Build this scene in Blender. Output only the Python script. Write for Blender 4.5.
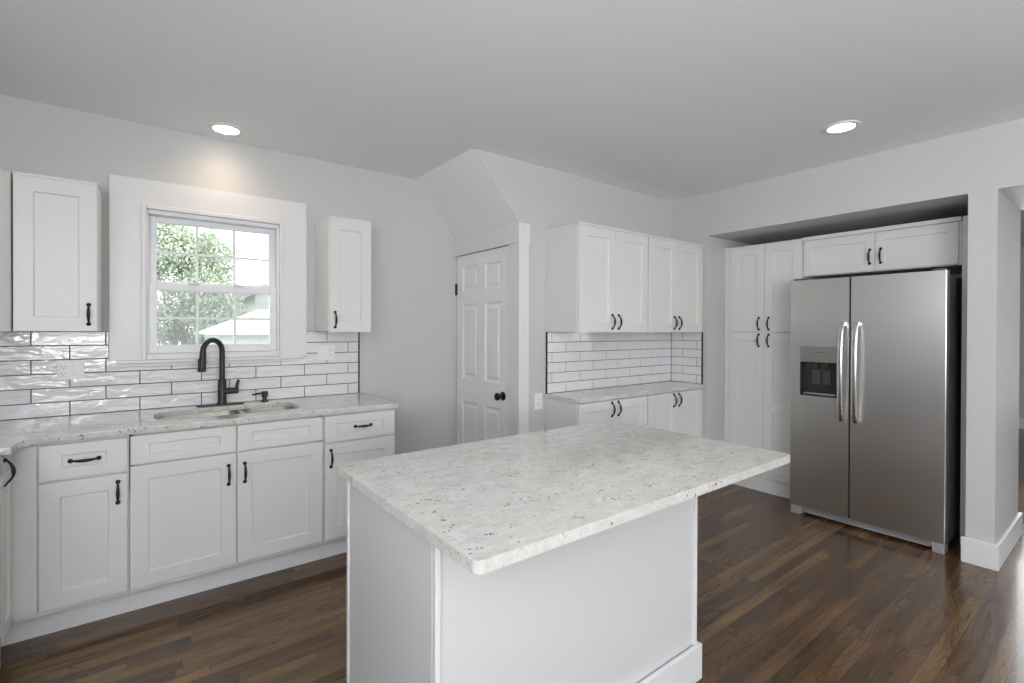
import bpy, bmesh, math, random
from mathutils import Vector, Matrix, Euler
for o in list(bpy.data.objects): bpy.data.objects.remove(o)
S = bpy.context.scene
COL = S.collection
PI = math.pi

# ------------------------------------------------------------------ camera
F = Vector((0.60698518, 0.79469384, -0.00554005))
R = Vector((0.79471269, -0.60697757, 0.00315704))
U = R.cross(F)
cd = bpy.data.cameras.new('camera'); cam = bpy.data.objects.new('camera', cd); COL.objects.link(cam)
cd.sensor_width = 36; cd.lens = 488.28 / 1024 * 36; cd.shift_y = -0.0093; cd.clip_start = .05; cd.clip_end = 200
M = Matrix((( R.x, U.x, -F.x, 0), (R.y, U.y, -F.y, 0), (R.z, U.z, -F.z, 1.3923), (0, 0, 0, 1)))
cam.matrix_world = M
S.camera = cam

# ------------------------------------------------------------------ world, light, exposure
w = bpy.data.worlds.new('overcast_sky'); S.world = w; w.use_nodes = True
bg = w.node_tree.nodes['Background']; bg.inputs[0].default_value = (.93, .97, 1, 1); bg.inputs[1].default_value = 4.8
vs = S.view_settings; vs.view_transform = 'Standard'; vs.look = 'None'; vs.gamma = 1; vs.use_curve_mapping = False; vs.exposure = 0.03

def area(name, loc, target, sx, sy, power, col=(1, 1, 1)):
    l = bpy.data.lights.new(name, 'AREA'); l.shape = 'RECTANGLE'; l.size = sx; l.size_y = sy; l.energy = power; l.color = col
    o = bpy.data.objects.new(name, l); COL.objects.link(o); o.location = loc
    o.rotation_euler = (Vector(target) - Vector(loc)).to_track_quat('-Z', 'Y').to_euler()
    return o
# added fill lamps out of view; no windows are built at them
FILL_COL = (.965, .982, 1)
area('fill_light_south', (1.6, -4.75, 1.5), (1.6, 0, 1.5), 3.6, 1.9, 62, FILL_COL)  # added fill in front of the solid wall behind the camera
area('fill_light_west_up', (-1.0, -2.2, 1.5), (.2, -1.6, 3.4), 2.0, 1.5, 238, FILL_COL)  # added fill, tilted up to brighten the room by ceiling bounce
area('fill_light_west_near', (-1.0, .05, 1.9), (.5, .2, 1.95), 1.2, .8, 27, FILL_COL)  # added fill beside the camera for surfaces facing west
area('fill_light_next_room', (6.5, 1.0, 1.5), (3, -1.0, 2.2), 2.0, 1.8, 62, FILL_COL)  # added fill standing in the next room, aimed through the opening

# ------------------------------------------------------------------ materials
def mat(name, col, rough=.5, metal=0, coat=0, spec=.5):
    m = bpy.data.materials.new(name); m.use_nodes = True
    b = m.node_tree.nodes['Principled BSDF']
    b.inputs['Base Color'].default_value = (*col, 1); b.inputs['Roughness'].default_value = rough
    b.inputs['Metallic'].default_value = metal; b.inputs['Coat Weight'].default_value = coat
    b.inputs['Specular IOR Level'].default_value = spec
    return m
def N(m, t, **k):
    n = m.node_tree.nodes.new(t)
    for a, v in k.items(): setattr(n, a, v)
    return n
def L(m, a, b): m.node_tree.links.new(a, b)
def bsdf(m): return m.node_tree.nodes['Principled BSDF']
def ramp(m, fac, stops):
    r = N(m, 'ShaderNodeValToRGB'); e = r.color_ramp.elements
    while len(e) < len(stops): e.new(.5)
    for i, (p, c) in enumerate(stops): e[i].position = p; e[i].color = (*c, 1)
    L(m, fac, r.inputs[0]); return r.outputs[0]
def noise(m, vec, scale, detail=4, rough=.55, dist=0):
    n = N(m, 'ShaderNodeTexNoise'); n.inputs['Scale'].default_value = scale; n.inputs['Detail'].default_value = detail
    n.inputs['Roughness'].default_value = rough; n.inputs['Distortion'].default_value = dist
    if vec is not None: L(m, vec, n.inputs['Vector'])
    return n.outputs['Fac']
def mix(m, fac, a, b, mode='MIX'):
    n = N(m, 'ShaderNodeMix', data_type='RGBA', blend_type=mode)
    for s, v in ((n.inputs[0], fac), (n.inputs[6], a), (n.inputs[7], b)):
        if hasattr(v, 'links'): L(m, v, s)
        elif isinstance(v, tuple): s.default_value = (*v, 1)
        else: s.default_value = v
    return n.outputs[2]
def bump(m, h, strength, dist=.01):
    b = N(m, 'ShaderNodeBump'); b.inputs['Strength'].default_value = strength; b.inputs['Distance'].default_value = dist
    L(m, h, b.inputs['Height']); L(m, b.outputs[0], bsdf(m).inputs['Normal'])
def coords(m, out='Object'): return N(m, 'ShaderNodeTexCoord').outputs[out]
def geo(m): return N(m, 'ShaderNodeNewGeometry').outputs['Position']

def paint(name, col, rough, bs=.03, sc=180):
    m = mat(name, col, rough); p = geo(m); bump(m, noise(m, p, sc, 2), bs, .002)
    L(m, mix(m, noise(m, p, 1.3, 2), tuple(c * .985 for c in col), col), bsdf(m).inputs['Base Color'])
    return m
M_wall = paint('wall_paint', (.575, .58, .58), .6, .12)
M_ceil = paint('ceiling_paint', (.90, .915, .935), .75, .15)
M_soffit = paint('soffit_paint', (.86, .865, .87), .7, .12)
M_trim = paint('trim_paint', (.75, .755, .77), .32)
M_door = paint('door_paint', (.85, .855, .86), .38)
M_cab = paint('cabinet_paint', (.735, .735, .72), .36)
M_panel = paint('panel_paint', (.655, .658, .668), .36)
M_black = mat('black_metal', (.012, .012, .013), .38, .3)
M_bronze = mat('matte_black', (.03, .031, .034), .42, .2)
M_dark = mat('dark_gap', (.02, .02, .02), .7)
M_plate = mat('white_plastic', (.83, .83, .83), .35)
M_slot = mat('socket_slot', (.10, .10, .10), .6)
M_vinyl = mat('window_vinyl', (.80, .81, .84), .35)
M_bracket = mat('bracket_grey', (.42, .42, .43), .45, .4)
M_side = mat('refrigerator_side_grey', (.10, .10, .105), .5, .2)
M_plast = mat('dispenser_plastic', (.025, .026, .028), .2)
M_trimg = mat('dispenser_panel_metal', (.36, .35, .33), .35, .8)

def m_steel(name, base=(.60, .59, .575), rough=.28):
    m = mat(name, base, rough, 1)
    b = bsdf(m); p = coords(m)
    mp = N(m, 'ShaderNodeMapping'); mp.inputs['Scale'].default_value = (2, 2, 260); L(m, p, mp.inputs[0])
    n = noise(m, mp.outputs[0], 6, 3)
    mr = N(m, 'ShaderNodeMapRange'); L(m, n, mr.inputs[0]); mr.inputs[3].default_value = rough - .015; mr.inputs[4].default_value = rough + .015
    L(m, mr.outputs[0], b.inputs['Roughness'])
    b.inputs['Anisotropic'].default_value = .6
    tg = N(m, 'ShaderNodeCombineXYZ'); tg.inputs[1].default_value = 1; L(m, tg.outputs[0], b.inputs['Tangent'])
    return m
M_steel = m_steel('brushed_stainless')
M_sink = mat('sink_stainless', (.78, .75, .72), .26, 1)
M_bar = mat('handle_stainless', (.72, .71, .70), .2, 1)

def m_granite():
    m = mat('white_granite', (.7, .7, .68), .13, 0, .3)
    p = geo(m)
    wv = N(m, 'ShaderNodeMapping'); wv.inputs['Rotation'].default_value = (0, 0, .5); wv.inputs['Scale'].default_value = (1, 1.5, 1); L(m, p, wv.inputs[0]); q = wv.outputs[0]
    base = ramp(m, noise(m, q, 16, 9, .72, .3), [(.25, (.46, .45, .44)), (.42, (.58, .575, .555)), (.58, (.67, .665, .645)), (.75, (.74, .74, .72))])
    tan = ramp(m, noise(m, q, 3.1, 5, .6, 1.5), [(.52, (0, 0, 0)), (.72, (1, 1, 1))])
    c = mix(m, .0, base, base)
    f1 = N(m, 'ShaderNodeMath', operation='MULTIPLY'); L(m, tan, f1.inputs[0]); f1.inputs[1].default_value = .22
    c = mix(m, f1.outputs[0], base, (.56, .48, .39))
    # fine grey salt
    g = ramp(m, noise(m, p, 95, 3, .7), [(.30, (1, 1, 1)), (.44, (0, 0, 0))])
    f2 = N(m, 'ShaderNodeMath', operation='MULTIPLY'); L(m, g, f2.inputs[0]); f2.inputs[1].default_value = .75
    c = mix(m, f2.outputs[0], c, (.40, .39, .38))
    # dark garnets in loose clusters
    v = N(m, 'ShaderNodeTexVoronoi'); v.inputs['Scale'].default_value = 85; v.inputs['Randomness'].default_value = 1
    jit = N(m, 'ShaderNodeVectorMath', operation='ADD'); nz = N(m, 'ShaderNodeTexNoise'); nz.inputs['Scale'].default_value = 60; L(m, p, nz.inputs['Vector'])
    sc = N(m, 'ShaderNodeVectorMath', operation='SCALE'); sc.inputs[3].default_value = .022; L(m, nz.outputs['Color'], sc.inputs[0])
    L(m, p, jit.inputs[0]); L(m, sc.outputs[0], jit.inputs[1]); L(m, jit.outputs[0], v.inputs['Vector'])
    sx = N(m, 'ShaderNodeSeparateColor'); L(m, v.outputs['Color'], sx.inputs[0])
    pick = N(m, 'ShaderNodeMath', operation='GREATER_THAN'); L(m, sx.outputs[0], pick.inputs[0]); pick.inputs[1].default_value = .55
    near = N(m, 'ShaderNodeMath', operation='LESS_THAN'); L(m, v.outputs['Distance'], near.inputs[0]); near.inputs[1].default_value = .36
    cl = N(m, 'ShaderNodeMath', operation='GREATER_THAN'); L(m, noise(m, q, 11, 4, .75, .3), cl.inputs[0]); cl.inputs[1].default_value = .568
    a = N(m, 'ShaderNodeMath', operation='MULTIPLY'); L(m, pick.outputs[0], a.inputs[0]); L(m, near.outputs[0], a.inputs[1])
    a2 = N(m, 'ShaderNodeMath', operation='MULTIPLY'); L(m, a.outputs[0], a2.inputs[0]); L(m, cl.outputs[0], a2.inputs[1])
    a3 = N(m, 'ShaderNodeMath', operation='MULTIPLY'); L(m, a2.outputs[0], a3.inputs[0]); a3.inputs[1].default_value = .9
    c = mix(m, a3.outputs[0], c, (.075, .075, .085))
    L(m, c, bsdf(m).inputs['Base Color'])
    return m
M_gran = m_granite()

def m_floor():
    m = mat('dark_oak_floor', (.08, .05, .03), .2, 0, .09)
    p = geo(m)
    def math_(op, a, b=None, c=None):
        n = N(m, 'ShaderNodeMath', operation=op)
        for i, v in enumerate((a, b, c)):
            if v is None: continue
            if hasattr(v, 'links'): L(m, v, n.inputs[i])
            else: n.inputs[i].default_value = v
        return n.outputs[0]
    sp = N(m, 'ShaderNodeSeparateXYZ'); L(m, p, sp.inputs[0])
    RW = .0572
    row = math_('FLOOR', math_('DIVIDE', sp.outputs[1], RW))
    wn = N(m, 'ShaderNodeTexWhiteNoise', noise_dimensions='1D'); L(m, row, wn.inputs['W'])
    xs = math_('MULTIPLY_ADD', wn.outputs['Value'], 2.7, sp.outputs[0])
    ln = math_('MULTIPLY_ADD', wn.outputs['Value'], .5, .55)
    bx = math_('DIVIDE', xs, ln); bi = math_('FLOOR', bx)
    cb = N(m, 'ShaderNodeCombineXYZ'); L(m, bi, cb.inputs[0]); L(m, row, cb.inputs[1])
    w2 = N(m, 'ShaderNodeTexWhiteNoise', noise_dimensions='2D'); L(m, cb.outputs[0], w2.inputs['Vector'])
    sc = N(m, 'ShaderNodeSeparateColor'); L(m, w2.outputs['Color'], sc.inputs[0])
    tone, hue, rnd2 = sc.outputs[0], sc.outputs[1], sc.outputs[2]
    fy = math_('FRACT', math_('DIVIDE', sp.outputs[1], RW)); fx = math_('FRACT', bx)
    ey = math_('MULTIPLY', math_('MINIMUM', fy, math_('SUBTRACT', 1.0, fy)), RW)
    ex = math_('MULTIPLY', math_('MINIMUM', fx, math_('SUBTRACT', 1.0, fx)), ln)
    gap = math_('LESS_THAN', math_('MINIMUM', ey, ex), .0006)
    # per-board shifted coordinates, long grain
    off = N(m, 'ShaderNodeCombineXYZ'); L(m, math_('MULTIPLY', tone, 37), off.inputs[0]); L(m, math_('MULTIPLY', rnd2, 11), off.inputs[1]); L(m, math_('MULTIPLY', hue, 23), off.inputs[2])
    ad = N(m, 'ShaderNodeVectorMath', operation='ADD'); L(m, p, ad.inputs[0]); L(m, off.outputs[0], ad.inputs[1])
    def mapped(sx, sy):
        q = N(m, 'ShaderNodeMapping'); q.inputs['Scale'].default_value = (sx, sy, 1); L(m, ad.outputs[0], q.inputs[0]); return q.outputs[0]
    fine = noise(m, mapped(3, 120), 2.0, 5, .65)
    soft = noise(m, mapped(1.5, 14), 1.6, 3, .5)
    # cathedral figure: contour lines of a smooth field
    fld = noise(m, mapped(1.7, 9.5), 1.0, 1.0, .4)
    ring = math_('SINE', math_('MULTIPLY', fld, 95))
    figm = math_('MULTIPLY', ramp(m, ring, [(.50, (0, 0, 0)), (.86, (.35, .35, .35)), (1, (1, 1, 1))]), ramp(m, rnd2, [(.30, (.15, .15, .15)), (.75, (1, 1, 1))]))
    base = ramp(m, tone, [(0, (.072, .038, .017)), (.3, (.108, .059, .025)), (.65, (.148, .083, .034)), (1, (.208, .122, .050))])
    red = mix(m, math_('MULTIPLY', hue, .45), base, (.105, .050, .032))
    c = mix(m, math_('MULTIPLY', figm, .62), red, (.026, .014, .009))
    c = mix(m, .8, c, ramp(m, fine, [(.3, (.62, .62, .62)), (.55, (1, 1, 1)), (.75, (1.35, 1.33, 1.3))]), 'MULTIPLY')
    c = mix(m, .8, c, ramp(m, soft, [(.3, (.62, .60, .60)), (.7, (1.30, 1.28, 1.22))]), 'MULTIPLY')
    c = mix(m, 1.0, c, ramp(m, noise(m, p, 1.3, 3, .5), [(.3, (.80, .80, .80)), (.7, (1.18, 1.18, 1.18))]), 'MULTIPLY')
    c = mix(m, gap, c, (.014, .008, .006))
    L(m, c, bsdf(m).inputs['Base Color'])
    bump(m, math_('SUBTRACT', math_('MULTIPLY', fine, .5), math_('ADD', math_('MULTIPLY', gap, 1.5), math_('MULTIPLY', figm, .3))), .05, .002)
    mr = N(m, 'ShaderNodeMapRange'); L(m, soft, mr.inputs[0]); mr.inputs[3].default_value = .17; mr.inputs[4].default_value = .27; L(m, mr.outputs[0], bsdf(m).inputs['Roughness'])
    return m
M_floor = m_floor()

def m_tile(name, col, wav, sc):
    m = mat(name, col, .12, 0, .2); p = geo(m)
    mp = N(m, 'ShaderNodeMapping'); mp.inputs['Scale'].default_value = (1, 1, 2.6); L(m, p, mp.inputs[0])
    bump(m, noise(m, mp.outputs[0], sc, 2, .5, .6), wav, .02)
    L(m, mix(m, noise(m, p, 3, 2), tuple(c * .95 for c in col), col), bsdf(m).inputs['Base Color'])
    return m
M_tileA = m_tile('glazed_tile', (.75, .755, .77), .36, 9)
M_tileB = m_tile('glazed_tile_flat', (.76, .765, .78), .06, 9)
M_grout = mat('grey_grout', (.075, .075, .08), .85)
M_tiletrim = mat('tile_edge_trim', (.03, .03, .033), .4, .4)

def emis(name, col, s):
    m = mat(name, (1, 1, 1), .5); b = bsdf(m); b.inputs['Emission Color'].default_value = (*col, 1); b.inputs['Emission Strength'].default_value = s; return m
M_lamp = emis('lamp_lens', (1, .86, .68), 11)

def m_glass(name):
    m = bpy.data.materials.new(name); m.use_nodes = True; nt = m.node_tree; nt.nodes.clear()
    o = nt.nodes.new('ShaderNodeOutputMaterial'); t = nt.nodes.new('ShaderNodeBsdfTransparent'); g = nt.nodes.new('ShaderNodeBsdfGlossy'); g.inputs[1].default_value = .01
    t.inputs[0].default_value = (.97, .98, .98, 1)
    mx = nt.nodes.new('ShaderNodeMixShader'); fr = nt.nodes.new('ShaderNodeFresnel'); fr.inputs[0].default_value = 1.35
    nt.links.new(fr.outputs[0], mx.inputs[0]); nt.links.new(t.outputs[0], mx.inputs[1]); nt.links.new(g.outputs[0], mx.inputs[2]); nt.links.new(mx.outputs[0], o.inputs[0])
    return m
M_glass = m_glass('window_glass')
def m_screen():
    m = bpy.data.materials.new('insect_screen'); m.use_nodes = True; nt = m.node_tree; nt.nodes.clear()
    o = nt.nodes.new('ShaderNodeOutputMaterial'); t = nt.nodes.new('ShaderNodeBsdfTransparent'); g = nt.nodes.new('ShaderNodeBsdfDiffuse'); g.inputs[0].default_value = (.35, .36, .38, 1)
    mx = nt.nodes.new('ShaderNodeMixShader'); mx.inputs[0].default_value = .22
    nt.links.new(t.outputs[0], mx.inputs[1]); nt.links.new(g.outputs[0], mx.inputs[2]); nt.links.new(mx.outputs[0], o.inputs[0]); return m
M_screen = m_screen()
M_leaf = mat('leaf_green', (.17, .25, .13), .6); 
L(M_leaf, mix(M_leaf, noise(M_leaf, geo(M_leaf), 2.2, 3), (.24, .29, .20), (.40, .45, .34)), bsdf(M_leaf).inputs['Base Color'])
M_bark = mat('bark_brown', (.16, .12, .09), .9)
M_siding = mat('white_siding', (.50, .50, .49), .7)
M_siding2 = mat('grey_siding', (.42, .42, .40), .7)
M_roof = mat('house_roof', (.25, .25, .25), .8)
M_shed = mat('white_metal_roof', (.5, .5, .5), .4)
M_lawn = mat('lawn_green', (.16, .24, .10), .9); L(M_lawn, mix(M_lawn, noise(M_lawn, geo(M_lawn), 3, 4), (.10, .16, .06), (.22, .30, .14)), bsdf(M_lawn).inputs['Base Color'])

# ------------------------------------------------------------------ mesh helpers
def box(bm, x0, x1, y0, y1, z0, z1, mi=0):
    v = [bm.verts.new((x, y, z)) for z in (z0, z1) for x, y in ((x0, y0), (x1, y0), (x1, y1), (x0, y1))]
    for q in ((3, 2, 1, 0), (4, 5, 6, 7), (0, 1, 5, 4), (1, 2, 6, 5), (2, 3, 7, 6), (3, 0, 4, 7)):
        f = bm.faces.new([v[i] for i in q]); f.material_index = mi
def boxes(*bs):
    bm = bmesh.new()
    for b in bs: box(bm, *b)
    return bm
def prism(bm, pts, axis, a0, a1, mi=0):
    def P3(p, a): return {0: (a, p[0], p[1]), 1: (p[0], a, p[1]), 2: (p[0], p[1], a)}[axis]
    A = [bm.verts.new(P3(p, a0)) for p in pts]; B = [bm.verts.new(P3(p, a1)) for p in pts]; n = len(pts)
    fs = [bm.faces.new(A), bm.faces.new(B[::-1])] + [bm.faces.new((A[i], B[i], B[(i + 1) % n], A[(i + 1) % n])) for i in range(n)]
    for f in fs: f.material_index = mi
def tube(bm, pts, rad, seg=12, flat=1.0, mi=0):
    pts = [Vector(p) for p in pts]; n = len(pts)
    rad = [rad] * n if not hasattr(rad, '__len__') else rad
    t0 = (pts[1] - pts[0]).normalized(); a = Vector((0, 0, 1)) if abs(t0.z) < .9 else Vector((1, 0, 0)); u = t0.cross(a).normalized(); rings = []
    for i in range(n):
        t = (pts[min(i + 1, n - 1)] - pts[max(i - 1, 0)]).normalized(); u = (u - t * u.dot(t)).normalized(); v = t.cross(u)
        rings.append([bm.verts.new(pts[i] + (u * math.cos(k * 2 * PI / seg) + v * math.sin(k * 2 * PI / seg) * flat) * rad[i]) for k in range(seg)])
    for i in range(n - 1):
        for k in range(seg):
            f = bm.faces.new((rings[i][k], rings[i][(k + 1) % seg], rings[i + 1][(k + 1) % seg], rings[i + 1][k])); f.smooth = True; f.material_index = mi
    f = bm.faces.new(rings[0][::-1]); f.material_index = mi; f = bm.faces.new(rings[-1]); f.material_index = mi
def lathe(bm, prof, c=(0, 0, 0), axis='Z', seg=24, mi=0):
    # prof: list of (r, h) along the axis
    rings = []
    for r, h in prof:
        ring = []
        for k in range(seg):
            a = k * 2 * PI / seg; x, y = r * math.cos(a), r * math.sin(a)
            p = {'Z': (x, y, h), '-Y': (x, -h, y), '-X': (-h, y, x)}[axis]
            ring.append(bm.verts.new((c[0] + p[0], c[1] + p[1], c[2] + p[2])))
        rings.append(ring)
    for i in range(len(rings) - 1):
        for k in range(seg):
            f = bm.faces.new((rings[i][k], rings[i][(k + 1) % seg], rings[i + 1][(k + 1) % seg], rings[i + 1][k])); f.smooth = True; f.material_index = mi
    f = bm.faces.new(rings[0][::-1]); f.material_index = mi; f = bm.faces.new(rings[-1]); f.material_index = mi
def obj(name, bm, m, parent=None, bevel=0, seg=2, recalc=True, loc=None, rot=None):
    if recalc: bmesh.ops.recalc_face_normals(bm, faces=bm.faces[:])
    for e_ in bm.edges:
        if len(e_.link_faces) == 2 and e_.calc_face_angle(0) > .7: e_.smooth = False
    me = bpy.data.meshes.new(name); bm.to_mesh(me); bm.free()
    for x in (m if isinstance(m, (list, tuple)) else [m]): me.materials.append(x)
    o = bpy.data.objects.new(name, me); COL.objects.link(o)
    if parent: o.parent = parent
    if loc: o.location = loc
    if rot: o.rotation_euler = rot
    if bevel:
        b = o.modifiers.new('bevel', 'BEVEL'); b.width = bevel; b.segments = seg; b.limit_method = 'ANGLE'; b.angle_limit = math.radians(35); b.harden_normals = False
    return o
def tag(o, label, cat, group=None, kind=None):
    if label: o['label'] = label
    if cat: o['category'] = cat
    if group: o['group'] = group
    if kind: o['kind'] = kind
    return o
def thing(name, label, cat, loc=(0, 0, 0), rz=0, group=None, kind=None):
    o = bpy.data.objects.new(name, None); COL.objects.link(o); o.location = loc; o.rotation_euler = (0, 0, rz); o.empty_display_size = .1
    return tag(o, label, cat, group, kind)
def struct(name, bm, m, bevel=0, parent=None):
    o = obj(name, bm, m, parent, bevel)
    if not parent: o['kind'] = 'structure'
    return o

def panel_slab(w, h, t, wins, rings, ox=0, oz=0):
    """door slab, local x 0..w, z 0..h, back y=0, front y=-t; wins = (x0,x1,z0,z1) panels; rings=(inset, depth) steps inwards"""
    bm = bmesh.new()
    xs = sorted({0, w} | {a for q in wins for a in q[:2]}); zs = sorted({0, h} | {a for q in wins for a in q[2:]})
    V = {}
    def v(x, y, z):
        k = (round(x, 5), round(y, 5), round(z, 5))
        if k not in V: V[k] = bm.verts.new((x + ox, y, z + oz))
        return V[k]
    for i in range(len(xs) - 1):
        for j in range(len(zs) - 1):
            a, b, c, d = xs[i], xs[i + 1], zs[j], zs[j + 1]
            inw = any(q[0] <= a + 1e-6 and q[1] >= b - 1e-6 and q[2] <= c + 1e-6 and q[3] >= d - 1e-6 for q in wins)
            if not inw: bm.faces.new((v(a, -t, c), v(b, -t, c), v(b, -t, d), v(a, -t, d)))
    for q in wins:
        # outer loop follows every grid vertex on the rim only at corners; extra grid vertices get their own small fan
        def loop(ins, y): return (q[0] + ins, q[1] - ins, q[2] + ins, q[3] - ins, y)
        prev = loop(0, -t); first = True
        for ins, dep in rings:
            cur = loop(ins, -t + dep)
            P = [(prev[0], prev[2]), (prev[1], prev[2]), (prev[1], prev[3]), (prev[0], prev[3])]
            Q = [(cur[0], cur[2]), (cur[1], cur[2]), (cur[1], cur[3]), (cur[0], cur[3])]
            for k in range(4):
                p0, p1, q0, q1 = P[k], P[(k + 1) % 4], Q[k], Q[(k + 1) % 4]
                mid = []
                if first:
                    if k in (0, 2):
                        mid = [(x, p0[1]) for x in xs if min(p0[0], p1[0]) + 1e-6 < x < max(p0[0], p1[0]) - 1e-6]
                        mid.sort(reverse=p0[0] > p1[0])
                    else:
                        mid = [(p0[0], z) for z in zs if min(p0[1], p1[1]) + 1e-6 < z < max(p0[1], p1[1]) - 1e-6]
                        mid.sort(key=lambda s: s[1], reverse=p0[1] > p1[1])
                vs_ = [v(p0[0], prev[4], p0[1])] + [v(a, prev[4], b) for a, b in mid] + [v(p1[0], prev[4], p1[1]), v(q1[0], cur[4], q1[1]), v(q0[0], cur[4], q0[1])]
                bm.faces.new(vs_)
            prev = cur; first = False
        bm.faces.new((v(prev[0], prev[4], prev[2]), v(prev[1], prev[4], prev[2]), v(prev[1], prev[4], prev[3]), v(prev[0], prev[4], prev[3])))
    # sides and back
    def side(pts, y0=-t):
        bm.faces.new([v(x, -t, z) for x, z in pts] + [v(pts[-1][0], 0, pts[-1][1]), v(pts[0][0], 0, pts[0][1])])
    side([(x, 0) for x in xs]); side([(x, h) for x in xs][::-1]); side([(w, z) for z in zs]); side([(0, z) for z in zs][::-1])
    bm.faces.new((v(0, 0, 0), v(0, 0, h), v(w, 0, h), v(w, 0, 0)))
    return bm
SH = [(.0015, .008)]
def shaker(name, parent, x0, x1, z0, z1, m=None, rail=.070, y=0, railx=None, splits=(), hardware=None, t=.02):
    w, h = x1 - x0, z1 - z0
    zz = [rail] + [s for a in splits for s in (a - z0 - rail / 2, a - z0 + rail / 2)] + [h - rail]
    rx = railx or rail; wins = [(rx, w - rx, zz[2 * i], zz[2 * i + 1]) for i in range(len(zz) // 2)]
    d = obj(name, panel_slab(w, h, t, wins, SH), m or M_cab, parent, .0012, 1, loc=(x0, y, z0))
    return d
def pull(parent, x, z, y=-.02, vertical=True, ln=.098):
    """black bail pull with round feet; x,z centre in the parent's local frame"""
    bm = bmesh.new(); n = 14; pts = []; rad = []
    for i in range(n + 1):
        s = i / n; a = (s - .5) * ln
        out = .006 + .022 * math.sin(PI * s) ** .8
        pts.append((x + (0 if vertical else a), y - out, z + (a if vertical else 0)))
        rad.append(.0040 + .0034 * math.sin(PI * s) ** 2)
    tube(bm, pts, rad, 10)
    for s in (-1, 1):
        cx, cz = (x, z + s * ln / 2) if vertical else (x + s * ln / 2, z)
        lathe(bm, [(.0098, 0), (.0102, .003), (.0085, .007), (.0045, .010), (.001, .0115)], (cx, y, cz), '-Y', 14)
    return obj('handle', bm, M_black, parent)

# ------------------------------------------------------------------ dimensions
YA, XD, YB, XC, H = 3.598, 2.148, 2.732, 3.961, 2.591
XE, YS, XR = -1.06, -4.8, 10.0
YN = 2.36; Y0 = .673; YO = .546; ZR = 2.217; XP = 4.78; XN = 4.95   # niche, pier, opening

# ------------------------------------------------------------------ structure
struct('floor', boxes((XE - .2, XR + .2, -5.0, YA + .2, -.12, 0)), M_floor)
struct('ceiling', boxes((XE - .2, XR + .2, -5.0, YA + .2, H, H + .12)), M_ceil)
# sloped underside of the stair above the closet door
bm = bmesh.new(); prism(bm, [(XD - .393, H), (XD + .02, H), (XD + .02, 2.125)], 1, YB + .002, YA)
struct('ceiling', bm, M_soffit)
wx0, wx1, wz0, wz1 = .03, .76, 1.24, 2.095     # window opening
struct('wall_north', boxes((XE - .2, wx0, YA, YA + .16, 0, H), (wx1, XD + .2, YA, YA + .16, 0, H), (wx0, wx1, YA, YA + .16, 0, wz0), (wx0, wx1, YA, YA + .16, wz1, H)), M_wall)
struct('wall_west', boxes((XE - .16, XE, YS - .1, YA, 0, H)), M_wall)
struct('wall_closet', boxes((XD + .001, XD + .12, 2.846, YA, 2.02, H), (XD + .001, XD + .12, YB + .121, 2.84, 0, H)), M_wall)
bm = boxes((XD + .0, XC + .02, YB, YB + .12, 0, H)); prism(bm, [(XD - .394, H), (XD, H), (XD, 2.146)], 1, YB, YB + .002)
struct('wall_cupboard', bm, M_wall)
struct('wall_east', boxes((XC, XN, YN, YB + .12, 0, H), (XC, XN + .1, Y0, YN, ZR, H), (XC, XP, YO, Y0, 0, H), (XC, XP, -1.3, YO, ZR, H), (XC, XP, YS - .1, -1.3, 0, H), (XN, XN + .1, Y0 - .05, YN + .05, 0, ZR), (XP - .02, XN + .1, Y0 - .06, Y0, 0, ZR)), M_wall)
# wall behind the camera, and the next room
struct('wall_south', boxes((XE, XP, YS - .15, YS, 0, H), (XP - .1, XR, -4.95, -4.8, 0, H)), M_wall)
struct('wall_far', boxes((XR, XR + .12, -5.0, YA, 0, H), (XN + .1, XR, 3.0, 3.12, 0, H)), M_wall)
def baseb(name, *bs): return struct(name, boxes(*bs), M_trim, .004)
baseb('baseboard_east', (XC - .02, XC, YO - .02, Y0 + .018, 0, .15), (XC, XP + .02, YO - .02, YO, 0, .15), (XP, XP + .02, YO, Y0, 0, .15))
baseb('baseboard_north', (1.335, XD - .003, YA - .018, YA - .001, 0, .14))
baseb('baseboard_cupboard', (XD + .11, 2.39, YB - .018, YB - .001, 0, .14))
baseb('baseboard_far', (XR - .02, XR, -4.8, 2.98, 0, .15))

# ------------------------------------------------------------------ window
W = thing('window_1', 'white double hung kitchen window over the sink', None, ((wx0 + wx1) / 2, YA, wz0), 0, kind='structure')
W.location = (0, 0, 0)
def wp(name, m, *bs, bevel=.003): return obj(name, boxes(*bs), m, W, bevel)
cy0, cy1 = YA - .022, YA
wp('casing', M_trim, (-.134, .022, cy0, cy1, 1.206, 2.262), (.764, .929, cy0, cy1, 1.206, 2.262), (.022, .764, cy0, cy1, 2.105, 2.262), bevel=.0004)
wp('casing_bead', M_trim, (.010, .034, cy0 - .008, cy1, 1.206, 2.118), (.756, .778, cy0 - .008, cy1, 1.206, 2.118), (.034, .756, cy0 - .008, cy1, 2.094, 2.118))
wp('sill', M_trim, (-.098, .905, cy0 - .020, cy1, 1.186, 1.206), (-.085, .892, cy0 - .008, cy1, 1.168, 1.186), (.0345, .7555, cy0, YA + .10, 1.2065, 1.2415), bevel=.004)
wp('jamb', M_vinyl, (.03, .046, YA, YA + .14, 1.24, 2.095), (.744, .76, YA, YA + .14, 1.24, 2.095), (.046, .744, YA, YA + .14, 2.07, 2.095))
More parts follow.
